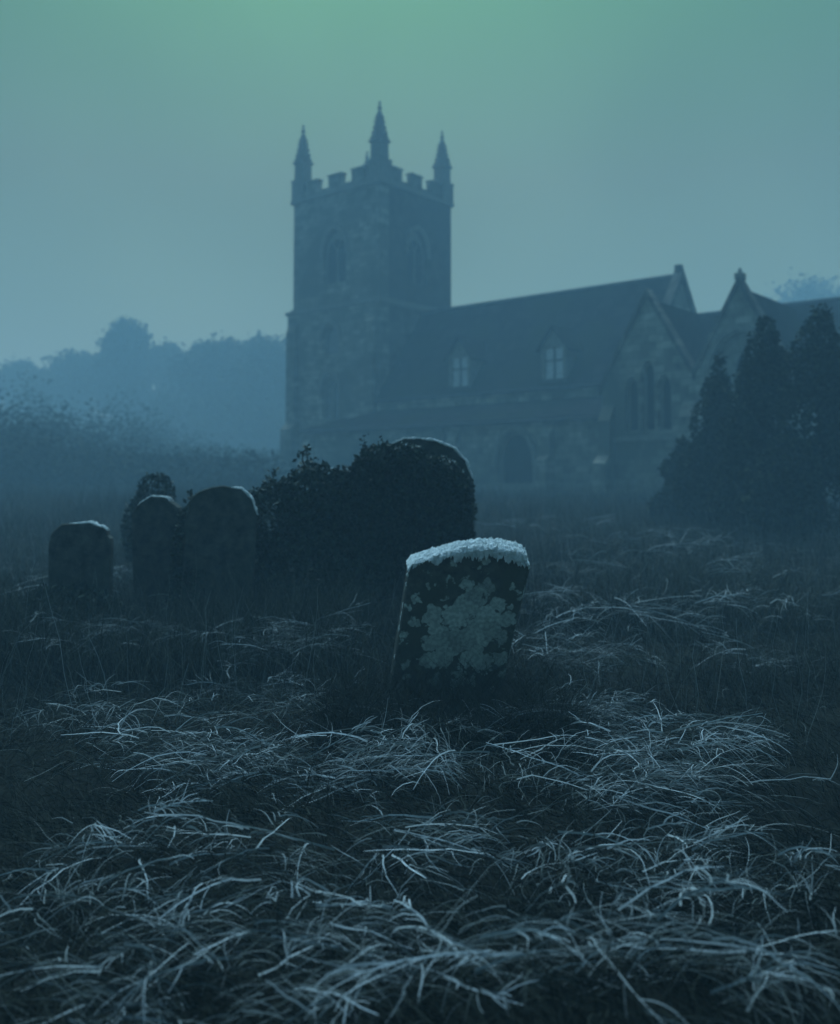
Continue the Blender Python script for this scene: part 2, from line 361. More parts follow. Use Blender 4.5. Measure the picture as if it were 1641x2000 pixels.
def aisle():
    AY = -3.5; X0, X1 = -1.75, 15.95; ZE, ZT = 4.28, 5.33
    holes = [win('aisle_window', (X0,AY,0), (1,0,0), 11.0-X0, 1.35, 1.75, 2.45, 3.75, 1, label='broad pointed window with pale hood in the aisle'),
             win('aisle_window', (X0,AY,0), (1,0,0), 4.6-X0, 1.9, 1.3, 2.9, 3.6, 2, label='pointed aisle window behind the ivy')]
    w = MB(); w.panel((X0,AY,0), (1,0,0), [(0,BZ),(X1-X0,BZ),(X1-X0,ZE-.08),(0,ZE-.08)], holes, .6); 
    w.box(X0, X0+.6, AY+.6, -.8, BZ, ZE-.08)
    part(w, 'aisle_wall', M_wall_s)
    r = MB(); ye = AY-.28
    r.prism([(X0-.25,ye,ZE),(X1,ye,ZE),(X1,-.305,ZT),(.3,-.305,ZT)], (0,0,-.14))
    r.prism([(X0-.25,ye,ZE),(.3,-.305,ZT),(X0-.25,-.77,ZE)], (0,0,-.14))
    part(r, 'aisle_roof', M_slate)
    q = MB(); q.tube([(X0-.25,ye-.05,ZE-.13),(X1-.05,ye-.05,ZE-.13)], .08); q.tube([(7.3,ye-.05,ZE-.2),(7.3,AY-.1,ZE-.55),(7.3,AY-.1,1)], .05); part(q, 'gutter', M_lead)
    for x in (X0+.25, 7.85, 12.75):
        b = MB(); b.box(x-.24,x+.24,AY-.75,AY-.002,BZ,2.5); b.prism([(x-.24,AY-.75,2.5),(x-.24,AY-.002,2.5),(x-.24,AY-.002,2.9)],(.48,0,0))
        b.box(x-.22,x+.22,AY-.4,AY-.002,2.6,3.5); b.prism([(x-.22,AY-.4,3.5),(x-.22,AY-.002,3.5),(x-.22,AY-.002,4.0)],(.44,0,0)); part(b, 'buttress', M_wall_s)
    p = MB(); p.box(X0-.08,X1-.1,AY-.1,AY-.003,BZ,1.55); part(p, 'plinth', M_trim)
aisle()

def chancel():
    X0, X1, RY, RZ, EY, EZ = 15.52, 31, 3.3, 9.03, -.4, 4.9
    w = MB(); w.box(X0, X1, -.2, .4, BZ, EZ-.02); w.box(X0, X1, 6.2, 6.8, BZ, EZ-.02)
    w.prism([(X1-.6,.4,BZ),(X1-.6,6.2,BZ),(X1-.6,6.2,5.3),(X1-.6,RY,RZ-.3),(X1-.6,.4,5.3)], (.6,0,0)); part(w, 'chancel_wall', M_wall_s)
    r = MB(); roof_slab(r, (X0,EY,EZ),(X1,EY,EZ),(X1,RY,RZ),(X0,RY,RZ)); roof_slab(r, (X0,7,EZ),(X1,7,EZ),(X1,RY+.004,RZ),(X0,RY+.004,RZ)); part(r, 'chancel_roof', M_slate)
    q = MB(); q.tube([(X0,RY,RZ),(X1,RY,RZ)], .11); part(q, 'ridge_tiles', M_lead)
chancel()

def gabled(cx, hw, yf, ze, za, nl, sides, wtop, wbot, lab, finial):
    """south-facing gabled wing with its roof running back into the chancel"""
    s = (za-ze)/hw; o = (cx-hw, yf, 0); holes = []
    if nl == 3:
        for i, dx in enumerate((-.66, 0, .66)):
            t = wtop-(.0 if i == 1 else .55)
            holes.append(win('lancet_window', o, (1,0,0), hw+dx, wbot, .54, t-.5, t, 1, hood=False, label=('left','middle','right')[i]+' lancet of the left gable'))
    else:
        holes.append(win('gable_window', o, (1,0,0), hw, wbot, 2.1, wtop-1.5, wtop, 3, label='tall traceried window of the finialled gable'))
    w = MB(); w.panel(o, (1,0,0), [(0,BZ),(2*hw,BZ),(2*hw,ze),(hw,za),(0,ze)], holes, .6)
    for sx in (-1, 1):
        xx = cx+sx*hw; w.box(min(xx,xx-sx*.6), max(xx,xx-sx*.6), yf+.6, -.21, BZ, ze-.1)
    part(w, 'gable_wall', M_wall_s, label=lab)
    r = MB(); zr = za-.05
    for sx in (-1, 1):
        r.prism([(cx,yf+.45,zr),(cx+sx*(hw+sides),yf+.45,zr-s*(hw+sides)),(cx+sx*(hw+sides),-.2,zr-s*(hw+sides)),(cx,3.2,zr)], (0,0,-.14))
    part(r, 'gable_roof', M_slate)
    c = MB()
    for sx in (-1, 1):
        c.prism([(cx,yf-.08,za-.02),(cx+sx*(hw+.1),yf-.08,ze-.2),(cx+sx*(hw+.1),yf-.08,ze+.12),(cx,yf-.08,za+.30)], (0,.52,0))
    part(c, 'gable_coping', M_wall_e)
    if finial:
        f = MB(); f.box(cx-.14,cx+.14,yf-.04,yf+.3,za+.2,za+.42); f.rings(cx,yf+.12,[(.07,za+.40),(.05,za+.45),(.085,za+.50),(.07,za+.55),(.02,za+.62)],8); part(f, 'finial', M_trim)
    p = MB(); p.box(cx-hw-.08, cx+hw+.08, yf-.14, yf-.003, BZ, 1.7); part(p, 'plinth', M_trim); p = MB(); p.box(cx-hw+.3, cx+hw-.3, yf-.1, yf-.003, wbot-.35, wbot-.17); part(p, 'string_course', M_trim)
    for sx in (-1, 1):
        x = cx+sx*(hw-.3); b = MB(); b.box(x-.27,x+.27,yf-.8,yf-.145,BZ,2.3); b.prism([(x-.27,yf-.8,2.3),(x-.27,yf-.003,2.3),(x-.27,yf-.003,2.9)],(.54,0,0))
        b.box(x-.25,x+.25,yf-.42,yf-.003,2.5,3.9); b.prism([(x-.25,yf-.42,3.9),(x-.25,yf-.003,3.9),(x-.25,yf-.003,4.5)],(.5,0,0)); part(b, 'buttress', M_wall_s)
gabled(17.95, 1.92, -5.0, 5.1, 8.45, 3, .12, 6.05, 3.45, 'plain gable beside the aisle', False)
gabled(21.55, 1.62, -5.3, 5.4, 8.35, 1, .12, 6.7, 2.6, 'finialled gable at the right', True)

# ------------------------------------------------------------------ leafy things
def leaf_mesh(pts, size, tone, name, m, parent=None, squash=.6):
    """one small leaf-shaped quad per point"""
    n = len(pts); pts = np.asarray(pts, float)
    a = rng.normal(size=(n,3)); a[:,2] *= squash; a /= np.linalg.norm(a, axis=1)[:,None]
    b = rng.normal(size=(n,3)); b -= (b*a).sum(1)[:,None]*a; b /= np.linalg.norm(b, axis=1)[:,None]
    s = (size*rng.uniform(.6,1.4,n))[:,None]
    v = np.stack([pts-a*s, pts-b*s*.55, pts+a*s, pts+b*s*.55], 1).reshape(-1,3)
    return quads(v, np.repeat(tone, 4), name, m, parent)
def quads(v, tone, name, m, parent=None, idx=None):
    me = bpy.data.meshes.new(name)
    if idx is None: idx = np.arange(len(v)).reshape(-1,4)
    nf = len(idx); me.vertices.add(len(v)); me.vertices.foreach_set('co', np.asarray(v, np.float32).ravel())
    me.loops.add(nf*4); me.loops.foreach_set('vertex_index', idx.astype(np.int32).ravel())
    me.polygons.add(nf); me.polygons.foreach_set('loop_start', np.arange(nf, dtype=np.int32)*4)
    me.update(calc_edges=True); me.validate()
    at = me.attributes.new('tone', 'FLOAT', 'POINT'); at.data.foreach_set('value', np.clip(tone,0,1).astype(np.float32))
    me.materials.append(m); o = bpy.data.objects.new(name, me); C.objects.link(o); o.parent = parent
    return o
def tree(x, y, h, w, lab, lobes=44, conical=0.0, leaf=.34, n=17000, twiggy=False):
    z = g(x, y)-.2; t = empty('tree', (x, y, z)); tag(t, lab, 'tree', 'trees behind the graves in the fog')
    tr = MB(); tr.tube([(0,0,0),(.1,0,h*.3),(-.1,.1,h*.62)], [h*.032,h*.024,h*.012], 8)
    L = []
    for k in range(lobes):
        a = random.uniform(0, 6.28); u = (k+.5)/lobes; zz = h*(.04+.88*u)
        ww = w*.5*(math.sin(math.pi*min(1, .3+.68*u))**.6 if not conical else (.20+.80*(1-u)**conical))
        r = ww*random.uniform(.3, .85); lr = w*random.uniform(.09, .19)*(1-.3*u)
        c = (r*math.cos(a), r*math.sin(a), min(zz, h-lr*.7)); L.append((c, lr))
        if k % 2 == 0: tr.tube([(0,0,h*.22+.4*h*u*.8),(c[0]*.5,c[1]*.5,c[2]*.9),c], [h*.012,h*.008,h*.003], 5)
    L.append(((0,0,h-w*.12), w*.12)); L.append(((w*.08,0,h-w*.22), w*.13)); L.append(((-w*.08,0,h-w*.25), w*.13))
    part(tr, 'trunk', M_bark, t)
    P = []; T = []
    for c, lr in L:
        k = n//len(L); d = rng.normal(size=(k,3)); d /= np.linalg.norm(d,axis=1)[:,None]; rad = lr*(.3+.75*rng.uniform(0,1,k)**.7+np.abs(rng.normal(0,.30,k)))
        d[:,2] *= .8; P.append(np.array(c)+d*rad[:,None]); T.append(np.full(k, random.uniform(0,.6))+rng.uniform(0,.4,k))
    leaf_mesh(np.concatenate(P), leaf, np.concatenate(T), 'crown', M_leaf, t)
for px, top, Y, w, con, lab in (
    (40, 700, 96, 11, 0, 'tree at the left edge of the fog'),
    (150, 690, 92, 12, 0, 'broad dim tree left of the tallest misty tree'),
    (246, 622, 88, 9, 1.1, 'tallest misty tree, pointed, left of the tower'),
    (325, 668, 92, 9, 0, 'narrow misty tree right of the pointed one'),
    (430, 662, 84, 13, 0, 'round headed misty tree between pointed tree and tower'),
    (505, 660, 82, 12, 0, 'round misty tree half behind the tower'),
    (590, 700, 90, 12, 0, 'misty tree standing mostly behind the tower'),
    (1565, 548, 96, 20, 0, 'dim tree over the chancel roof at the right edge')):
    Y *= 1.35; q = F(px, top, Y); tree(q.x, Y, q.z-g(q.x, Y)+.2, w*1.45, lab, conical=con, leaf=.34)

def shrub(name, x, y, blobs, leaf, n, lab, cat, m=M_ivy, stems=8, group=None, sprigs=(), frost=0):
    z = g(x, y)-.05; t = empty(name, (x, y, z)); tag(t, lab, cat, group)
    st = MB()
    for k in range(stems):
        b = blobs[k % len(blobs)]; st.tube([(b[0]*.5+random.uniform(-.05,.05),b[1]*.5,0),(b[0]*.8,b[1]*.8,b[2]*.6),(b[0]+random.uniform(-.5,.5)*b[3],b[1],b[2]+b[4]*.5)], [.03,.02,.008], 5)
    P = []; T = []; tot = sum(b[3]*b[4] for b in blobs)
    for bx, by, bz, r, rz in blobs:
        k = int(n*r*rz/tot); d = rng.normal(size=(k,3)); d /= np.linalg.norm(d,axis=1)[:,None]
        lump = 1+.10*np.sin(d[:,0]*9+bx*7)*np.sin(d[:,2]*8+d[:,1]*6)
        P.append(np.array((bx,by,bz))+d*np.array((r,r*.75,rz))*(rng.uniform(.5,1.06,k)**.45*lump*(1+(np.abs(rng.normal(0,.13,k)) if leaf > .05 else 0)))[:,None]); T.append(rng.uniform(0,1,k)**2)
    for sx, sy, sz, ex, ey, ez in sprigs:
        st.tube([(sx,sy,sz),((sx+ex)/2+.02,(sy+ey)/2,(sz+ez)/2),(ex,ey,ez)], [.008,.006,.003], 5)
        k = 46; u = rng.uniform(.25,1,k)[:,None]; P.append(np.array((sx,sy,sz))*(1-u)+np.array((ex,ey,ez))*u+rng.normal(0,.028,(k,3))); T.append(rng.uniform(0,.8,k))
    part(st, 'stem', M_bark, t); P = np.concatenate(P); T = np.concatenate(T)*.8; sz = np.full(len(P), leaf)
    if frost:                                      # rime settles on the topmost leaves
        b = np.round(P[:,0]/.05).astype(int); top = np.array([P[b == c, 2].max() if (b == c).sum() > 8 else -9 for c in b])
        k = (P[:,2] > top-.07) & (P[:,2] < 1.95) & (rng.uniform(0,1,len(P)) < .30) & (noise2(P[:,0]*3,P[:,1],2.4,3) > -.15)
        P = np.concatenate([P, P[k]+np.array([0,-.01,.012])]); T = np.concatenate([T, U(.92,1,k.sum())]); sz = np.concatenate([sz, np.full(k.sum(), leaf*.5)])
    leaf_mesh(P, sz, T, 'foliage', m, t, 1.0)
    return t

# ------------------------------------------------------------------ headstones
def headstone(px, Y, outline, th, lab, yaw=0, tilt=0, back=0, rim=None, sink=.25, rimr=.016, cap=None, mtl=None, name='headstone'):
    """outline: (x, z) pairs round the front face, z from the turf"""
    q = F(px, 944, Y); x = q.x; z = g(x, Y)
    t = empty(name, (x, Y, z), yaw); t.rotation_euler = (back, tilt, yaw); tag(t, lab, 'headstone', 'old leaning headstones in the long grass')
    if name == 'headstone' and not mtl: outline = [(a+random.uniform(-.012,.012), b+random.uniform(-.012,.008)) for a, b in outline]
    # rounded arris: front and back faces inset a little
    n = len(outline); cx = sum(p[0] for p in outline)/n; cz = sum(p[1] for p in outline)/n
    def ring(y, s):
        return [(cx+(a-cx)*s, y+.006*math.sin(a*23+b*17), cz+(b-cz)*s) for a, b in outline]
    vs = ring(0,.972)+ring(.018,1)+ring(th-.018,1)+ring(th,.972)
    fs = [tuple(range(n))[::-1], tuple(range(3*n,4*n))]+[(k*n+i,k*n+(i+1)%n,(k+1)*n+(i+1)%n,(k+1)*n+i) for k in range(3) for i in range(n)]
    s = MB().add(vs, fs); part(s, 'slab', mtl or M_stone, t)
    if rim:                                        # frost lying along the top edge
        f = MB()
        for a, b, r in rim:
            seg = outline[a:b+1]; pts = []
            for i in range(len(seg)-1):
                for k in range(5): pts.append((seg[i][0]+(seg[i+1][0]-seg[i][0])*k/5, seg[i][1]+(seg[i+1][1]-seg[i][1])*k/5))
            pts.append(seg[-1])
            for dy in (.02, th*.5, th-.02):
                pp = [(u+random.uniform(-.2,.2)*r, dy, v+random.uniform(-.2,.3)*r) for u, v in pts]
                f.tube(pp, [r*random.uniform(.45,1.25)*(math.sin(math.pi*(i+.7)/(len(pp)+.4))**.5) for i in range(len(pp))], 6)
        part(f, 'frost_rim', M_frost, t, True)
    return t
def roundtop(w, h, sh, n=14, flat=1.0):            # rounded top, shoulders at sh
    o = [(-w/2,-.3),(w/2,-.3)]
    for i in range(n+1):
        a = math.pi*i/n; c = math.cos(a); o.append((w/2*math.copysign(abs(c)**flat, c), sh+(h-sh)*math.sin(a)**.9))
    return o

# lichen-blotched stone in front
def lichen_mat():
    m = mat('lichened headstone', (.04,.042,.038), (.12,.125,.105), 14, c3=(.07,.075,.055))
    t = m.node_tree; N = t.nodes; L = t.links; b = N['Principled BSDF']; src = b.inputs['Base Color'].links[0].from_socket
    tc = N.new('ShaderNodeTexCoord')
    n = N.new('ShaderNodeTexVoronoi'); n.feature = 'SMOOTH_F1'; n.inputs['Scale'].default_value = 9.5; n.inputs['Smoothness'].default_value = .12; n.inputs['Randomness'].default_value = 1
    wn = N.new('ShaderNodeTexNoise'); wn.inputs['Scale'].default_value = 19; wn.inputs['Detail'].default_value = 6; L.new(tc.outputs['Object'], wn.inputs['Vector'])
    wm = N.new('ShaderNodeMix'); wm.data_type = 'RGBA'; wm.blend_type = 'LINEAR_LIGHT'; wm.inputs[0].default_value = .07; L.new(tc.outputs['Object'], wm.inputs[6]); L.new(wn.outputs['Color'], wm.inputs[7])
    L.new(wm.outputs[2], n.inputs['Vector'])
    # the colony grows round the middle of the face
    mp = N.new('ShaderNodeMapping'); mp.inputs['Location'].default_value = (.06, 0, -.60*1.75); mp.inputs['Scale'].default_value = (2.3, 0, 1.75)
    L.new(tc.outputs['Object'], mp.inputs[0]); ln = N.new('ShaderNodeVectorMath'); ln.operation = 'LENGTH'; L.new(mp.outputs[0], ln.inputs[0])
    mr = N.new('ShaderNodeMapRange'); mr.inputs[1].default_value = .15; mr.inputs[2].default_value = 1.1; mr.inputs[3].default_value = .92; mr.inputs[4].default_value = .16
    L.new(ln.outputs['Value'], mr.inputs[0]); ad = N.new('ShaderNodeMath'); ad.operation = 'SUBTRACT'; L.new(mr.outputs[0], ad.inputs[0]); L.new(n.outputs['Distance'], ad.inputs[1])
    r = N.new('ShaderNodeValToRGB'); r.color_ramp.elements[0].position = .0; r.color_ramp.elements[1].position = .07; L.new(ad.outputs[0], r.inputs[0])
    x = N.new('ShaderNodeMix'); x.data_type = 'RGBA'; L.new(r.outputs[0], x.inputs[0]); L.new(src, x.inputs[6])
    n3 = N.new('ShaderNodeTexNoise'); n3.inputs['Scale'].default_value = 40; L.new(tc.outputs['Object'], n3.inputs['Vector'])
    r3 = N.new('ShaderNodeValToRGB'); r3.color_ramp.elements[0].position = .42; r3.color_ramp.elements[1].position = .6; r3.color_ramp.elements[0].color = (.42,.46,.41,1); r3.color_ramp.elements[1].color = (.66,.70,.63,1); L.new(n3.outputs['Fac'], r3.inputs[0])
    vs_ = N.new('ShaderNodeMapRange'); sp = N.new('ShaderNodeSeparateColor'); L.new(n.outputs['Color'], sp.inputs[0]); L.new(sp.outputs[0], vs_.inputs[0]); vs_.inputs[3].default_value = .45; vs_.inputs[4].default_value = .8
    vm = N.new('ShaderNodeVectorMath'); vm.operation = 'SCALE'; L.new(r3.outputs[0], vm.inputs[0]); L.new(vs_.outputs[0], vm.inputs['Scale'])
    L.new(vm.outputs[0], x.inputs[7]); L.new(x.outputs[2], b.inputs['Base Color'])
    return m
front = [(-0.56,-0.3),(0.189,-0.3),(0.232,0.105),(0.31,0.654),(0.365,0.981),(0.37,1.044),(0.331,1.118),(0.258,1.137),(0.155,1.15),(0.017,1.148),(-0.12,1.12),(-0.22,1.092),(-0.31,1.066),(-0.385,1.039),(-0.415,0.981),(-0.43,0.823),(-0.46,0.527),(-0.5,0.158)]
t = headstone(905, 6.5, front, .17, 'low lichen-blotched leaning headstone with thick frosted moss along its top', yaw=R(4), tilt=R(2), back=R(13), mtl=lichen_mat())
def cap(t):
    m = MB(); top = [(-0.42,1.002),(-0.39,1.044),(-0.31,1.068),(-0.22,1.094),(-0.12,1.123),(0.017,1.15),(0.155,1.152),(0.258,1.139),(0.323,1.118),(0.37,1.05)]
    P = np.array(top); d = np.r_[0, np.cumsum(np.hypot(*np.diff(P, axis=0).T))]
    from mathutils import noise as MN
    nu, nv = 420, 40; vs = []
    for i in range(nu+1):
        sg = d[-1]*i/nu; x = float(np.interp(sg, d, P[:,0])); z = float(np.interp(sg, d, P[:,1])); e = i/nu
        low = .012+.045*min(1, max(0, e-.12)*2.2)*(1 if e < .93 else .6)+.045*MN.noise(Vector((x*15, 3, 0)))+.03*MN.noise(Vector((x*55, 8, 0)))+.018*MN.noise(Vector((x*140, 8, 0)))
        hgt = (.010+.026*min(1, e*2.5))*(1.0 if e < .96 else .5); low = max(.002, low)
        for j in range(nv+1):
            v = j/nv                                   # front skirt, over the top, back skirt
            if v < .3: y = -.012; zz = -low*(1-v/.3)
            elif v < .75: q = (v-.3)/.45; y = -.012+q*.192; zz = hgt*math.sin(math.pi*q)**.5
            else: y = .18; zz = -.03*(v-.75)/.25
            p3 = Vector((x*38, y*38, zz*38)); nn = MN.noise(p3)*.6+MN.noise(p3*2.3)*.55+MN.noise(p3*5.1)*.5; nn -= .5*max(0, MN.noise(p3*.5+Vector((5,5,5)))*1.5)
            am = .018*(1 if 0 < j < nv else .2)*min(1, .4+e*3)
            vs.append((x+nn*am*.5, y-(.006+abs(nn)*am if v < .4 else -nn*am*.4), z+zz+(nn*am*1.1 if v > .2 else nn*am*.4)))
    m.add(vs, [(i*(nv+1)+j, (i+1)*(nv+1)+j, (i+1)*(nv+1)+j+1, i*(nv+1)+j+1) for i in range(nu) for j in range(nv)])
    part(m, 'frosted_moss', M_frost, t, False)
    m = MB(); zs = np.linspace(.28, .98, 70); c = lambda z: sum(max(0, 1-abs(z-q)/w) for q, w in ((.40,.03),(.60,.05),(.68,.05),(.75,.04),(.90,.02),(.96,.03)))
    m.tube([(float(np.interp(z,[.158,.527,.823,.981],[-.50,-.46,-.43,-.415]))+.004, .02+random.uniform(-.006,.006), float(z)) for z in zs], [.0015+.010*min(1, c(z))*random.uniform(.5,1.2) for z in zs], 6)
    part(m, 'frost_streak', M_frost, t, True)
cap(t)
# pair to the left, blob behind, far-left stone, big one in ivy
headstone(313, 9.6, roundtop(.50,1.36,1.12), .13, 'left stone of the touching round-topped pair with thin white frost rim', yaw=R(-6), rim=[(6,13,.012)], tilt=R(-2))
headstone(425, 9.3, roundtop(.68,1.46,1.10,flat=.85), .14, 'larger right stone of the round-topped pair, frost down its right shoulder', yaw=R(8), rim=[(3,8,.022)], tilt=R(2))
headstone(158, 9.0, roundtop(.56,1.12,.92,flat=.7), .13, 'squat round-topped stone near the left edge with frosted right shoulder', yaw=R(5), rim=[(5,10,.018)])
headstone(815, 10.0, [(a+.03*(b > 1), b-.10*max(0,a)) for a, b in roundtop(1.12,1.95,1.36,18,.72)], .20, 'tall broad round-topped headstone in front of the aisle, ivy on it, white rim', yaw=R(-5), rim=[(4,14,.020)])
q = F(305, 944, 13)
shrub('shrub', q.x, 13, [(0,0,.7,.28,.6),(.0,0,1.28,.25,.30),(-.16,0,.8,.28,.5)], .035, 3500, 'small round-headed shrub peeping over the left of the stone pair', 'shrub', stems=4)
q = F(815, 944, 9.85)
shrub('ivy', q.x, 9.85, [(-.50,-.02,1.5,.20,.34),(-.36,-.02,1.76,.24,.15),(-.12,-.02,1.80,.22,.12),(-.35,-.02,1.0,.3,.5),(.18,-.04,1.6,.30,.20),(.38,-.04,1.3,.2,.36),(.36,-.04,.8,.24,.4),(.1,0,1.0,.3,.4),(-.02,0,1.4,.3,.3)], .027, 17000, 'dark ivy climbing over the tall broad headstone', 'ivy', stems=6, frost=.9,
      sprigs=[(-.5,0,1.6,-.54,0,1.97),(-.3,0,1.7,-.34,0,1.94)])
q = F(600, 944, 9.9)
shrub('bush', q.x, 9.9, [(-.28,0,1.15,.40,.42),(.1,0,1.38,.42,.36),(.36,0,1.34,.32,.38),(-.50,0,.7,.30,.35),(0,-.05,.6,.6,.55),(.4,-.05,.6,.45,.55)], .028, 24000, 'dark mounded ivy bush with upright sprigs left of the tall stone', 'bush', stems=10, frost=.9,
      sprigs=[(-.02,0,1.5,.0,0,1.93),(-.03,0,1.5,-.06,0,1.88),(.02,0,1.5,.06,0,1.80),(-.3,0,1.35,-.36,0,1.66),(-.3,0,1.3,-.42,0,1.62),(-.6,0,.95,-.74,0,1.36),(-.62,0,.9,-.70,0,1.28),(.12,0,1.5,.13,0,1.72)])
q = F(368, 944, 9.35)
shrub('ivy', q.x, 9.35, [(0,0,1.18,.10,.13),(.05,0,1.30,.09,.06),(-.03,0,.9,.12,.3),(.02,0,.5,.2,.4)], .026, 2600, 'thin ivy growing up the gap between the touching pair of stones', 'ivy', stems=4, sprigs=[(.04,0,1.3,.02,0,1.46)])
q = F(150, 944, 8.85)
shrub('weed_clump', q.x, 8.85, [(-.2,0,.3,.3,.35),(.2,0,.25,.3,.3),(0,0,.45,.4,.2)], .03, 2600, 'dark weeds round the foot of the squat stone near the left edge', 'weeds', stems=6, sprigs=[])
# dark evergreens in front of the finialled gable
for px, Y, h, w, lab in ((1405, 22, 3.5, 1.1, 'dark bush in front of the valley between the gables'), (1500, 20, 4.3, 1.3, 'tallest dark bush below the finialled gable'), (1600, 19, 4.2, 1.5, 'dark bush cut by the right edge'), (1335, 24, 2.0, .9, 'low dark bush below the lancet windows')):
    q = F(px, 944, Y)
    bl = []
    for k in range(34):
        u = (k+.5)/34; ww = w*(1-u)**.6; bl.append((random.uniform(-.8,.8)*ww, random.uniform(-.3,.3), h*(.05+.9*u), w*random.uniform(.22,.36)*(1.1-.6*u), h*random.uniform(.09,.18)))
    shrub('bush', q.x, Y, bl, .06, 15000, lab, 'bush', M_leaf, 14, 'dark bushes below the gables', ())

# ------------------------------------------------------------------ grass
def strips(root, dirh, L, rise, droop, curl, wid, tone, name, m, segs=5, kink=.02):
    """curved tapering ribbons. root (n,3); dirh angle; rise: start slope; droop: quadratic fall"""
    n = len(root); t = np.linspace(0,1,segs+1)[None,:,None]
    d = np.stack([np.cos(dirh), np.sin(dirh), 0*dirh], -1)[:,None,:]; s = np.stack([-np.sin(dirh), np.cos(dirh), 0*dirh], -1)[:,None,:]
    el = rise[:,None,None]; Lx = L[:,None,None]
    p = root[:,None,:]+d*Lx*np.cos(el)*(t)+s*Lx*curl[:,None,None]*t*t
    p = p+np.array([0,0,1.])*(Lx*np.sin(el)*t-Lx*droop[:,None,None]*t*t)
    p = p+np.cumsum(rng.normal(0, kink, p.shape), 1)*Lx*np.array([1,1,.7])*(t > 0)
    base = gz(p[...,0], p[...,1])+.012; p[...,2] = np.maximum(p[...,2], base)
    side = s*np.cos(tone[:,None,None]*40)+np.array([0,0,1.])*np.sin(tone[:,None,None]*40)
    w = (wid[:,None,None]*.5)*(1-.75*t)
    v = np.stack([p-side*w, p+side*w], 2).reshape(n, -1, 3)
    k = np.arange(segs)*2; f = np.stack([k, k+1, k+3, k+2], -1)[None]+(np.arange(n)*(segs+1)*2)[:,None,None]
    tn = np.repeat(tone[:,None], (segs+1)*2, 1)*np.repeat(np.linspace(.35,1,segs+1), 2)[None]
    return quads(v.reshape(-1,3), tn.ravel(), name, m, None, f.reshape(-1,4))
def field(n, y0, y1, half, power=1.0):
    y = y0+(y1-y0)*U(0,1,n)**power; x = U(-1,1,n)*(y*half+1.2); return x, y
def outside(x, y):                                  # keep grass out of the church
    lx = (x+2.2)*.766-(y-51)*.643; ly = (x+2.2)*.643+(y-51)*.766
    return ~((lx > -8) & (ly > -5.6)) 
def grass():
    # rough dark sward, near
    x, y = field(85000, 1.6, 11, .52, 1.25); n = len(x)
    r = np.stack([x,y,gz(x,y)],-1)
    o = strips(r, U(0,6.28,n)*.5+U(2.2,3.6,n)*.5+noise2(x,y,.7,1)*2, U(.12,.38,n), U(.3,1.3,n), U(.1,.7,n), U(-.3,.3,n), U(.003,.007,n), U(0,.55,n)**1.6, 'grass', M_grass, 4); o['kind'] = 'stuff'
    # middle distance, taller
    x, y = field(26000, 6.8, 12, .5); n = len(x); r = np.stack([x,y,gz(x,y)],-1)      # rank growth round the stones
    k = (x < .8) | (noise2(x,y,1.1,2) > .1); x, y, r = x[k], y[k], r[k]; n = len(x)
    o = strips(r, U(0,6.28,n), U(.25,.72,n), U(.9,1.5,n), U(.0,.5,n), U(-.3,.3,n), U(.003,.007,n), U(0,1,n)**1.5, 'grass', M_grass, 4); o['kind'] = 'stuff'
    x, y = field(70000, 9, 26, .50, 1.1); n = len(x); r = np.stack([x,y,gz(x,y)],-1)
    tn = np.clip(.25+.35*noise2(x,y,.8,9)+U(-.2,.4,n),0,1)
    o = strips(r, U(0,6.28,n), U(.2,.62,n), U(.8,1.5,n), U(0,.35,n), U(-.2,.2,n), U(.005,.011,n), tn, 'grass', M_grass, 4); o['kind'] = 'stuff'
    x, y = field(80000, 24, 70, .55, .9); k = outside(x,y); x, y = x[k], y[k]; n = len(x); r = np.stack([x,y,gz(x,y)],-1)
    tn = np.clip(.3+.3*noise2(x,y,.4,4)+U(-.2,.4,n),0,1)
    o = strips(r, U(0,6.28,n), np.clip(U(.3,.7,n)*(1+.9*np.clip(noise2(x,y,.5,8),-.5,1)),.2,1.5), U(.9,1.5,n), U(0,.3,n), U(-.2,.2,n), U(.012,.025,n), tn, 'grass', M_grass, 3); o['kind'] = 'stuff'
    n = 9000; x = U(-.6,.95,n); y = U(5.5,6.42,n); r = np.stack([x,y,gz(x,y)],-1)
    o = strips(r, U(0,6.28,n), U(.22,.62,n), U(.8,1.5,n), U(.1,.7,n), U(-.4,.4,n), U(.003,.006,n), U(0,.6,n)**1.5, 'grass', M_grass, 5); o['kind'] = 'stuff'
    n = 16000; x = U(-4.6,-.5,n); y = U(7.4,9.2,n); r = np.stack([x,y,gz(x,y)],-1)
    o = strips(r, U(0,6.28,n), U(.35,.85,n)*(1+.25*noise2(x,y,1.5,4)), U(1.0,1.55,n), U(.05,.5,n), U(-.3,.3,n), U(.003,.007,n), U(0,1,n)**1.6, 'grass', M_grass, 5); o['kind'] = 'stuff'
    # thin upright seed stalks
    x, y = field(4600, 5.5, 22, .46, .9); k = (np.abs(x-.3) > .6) | (y > 7); x, y = x[k], y[k]; n = len(x); r = np.stack([x,y,gz(x,y)],-1)
    o = strips(r, U(0,6.28,n), U(.35,1.0,n), U(1.15,1.56,n), U(0,.2,n), U(-.15,.15,n), U(.003,.0065,n), U(.0,.55,n)**1.5, 'seed_stalks', M_rime, 5); o['kind'] = 'stuff'
grass()

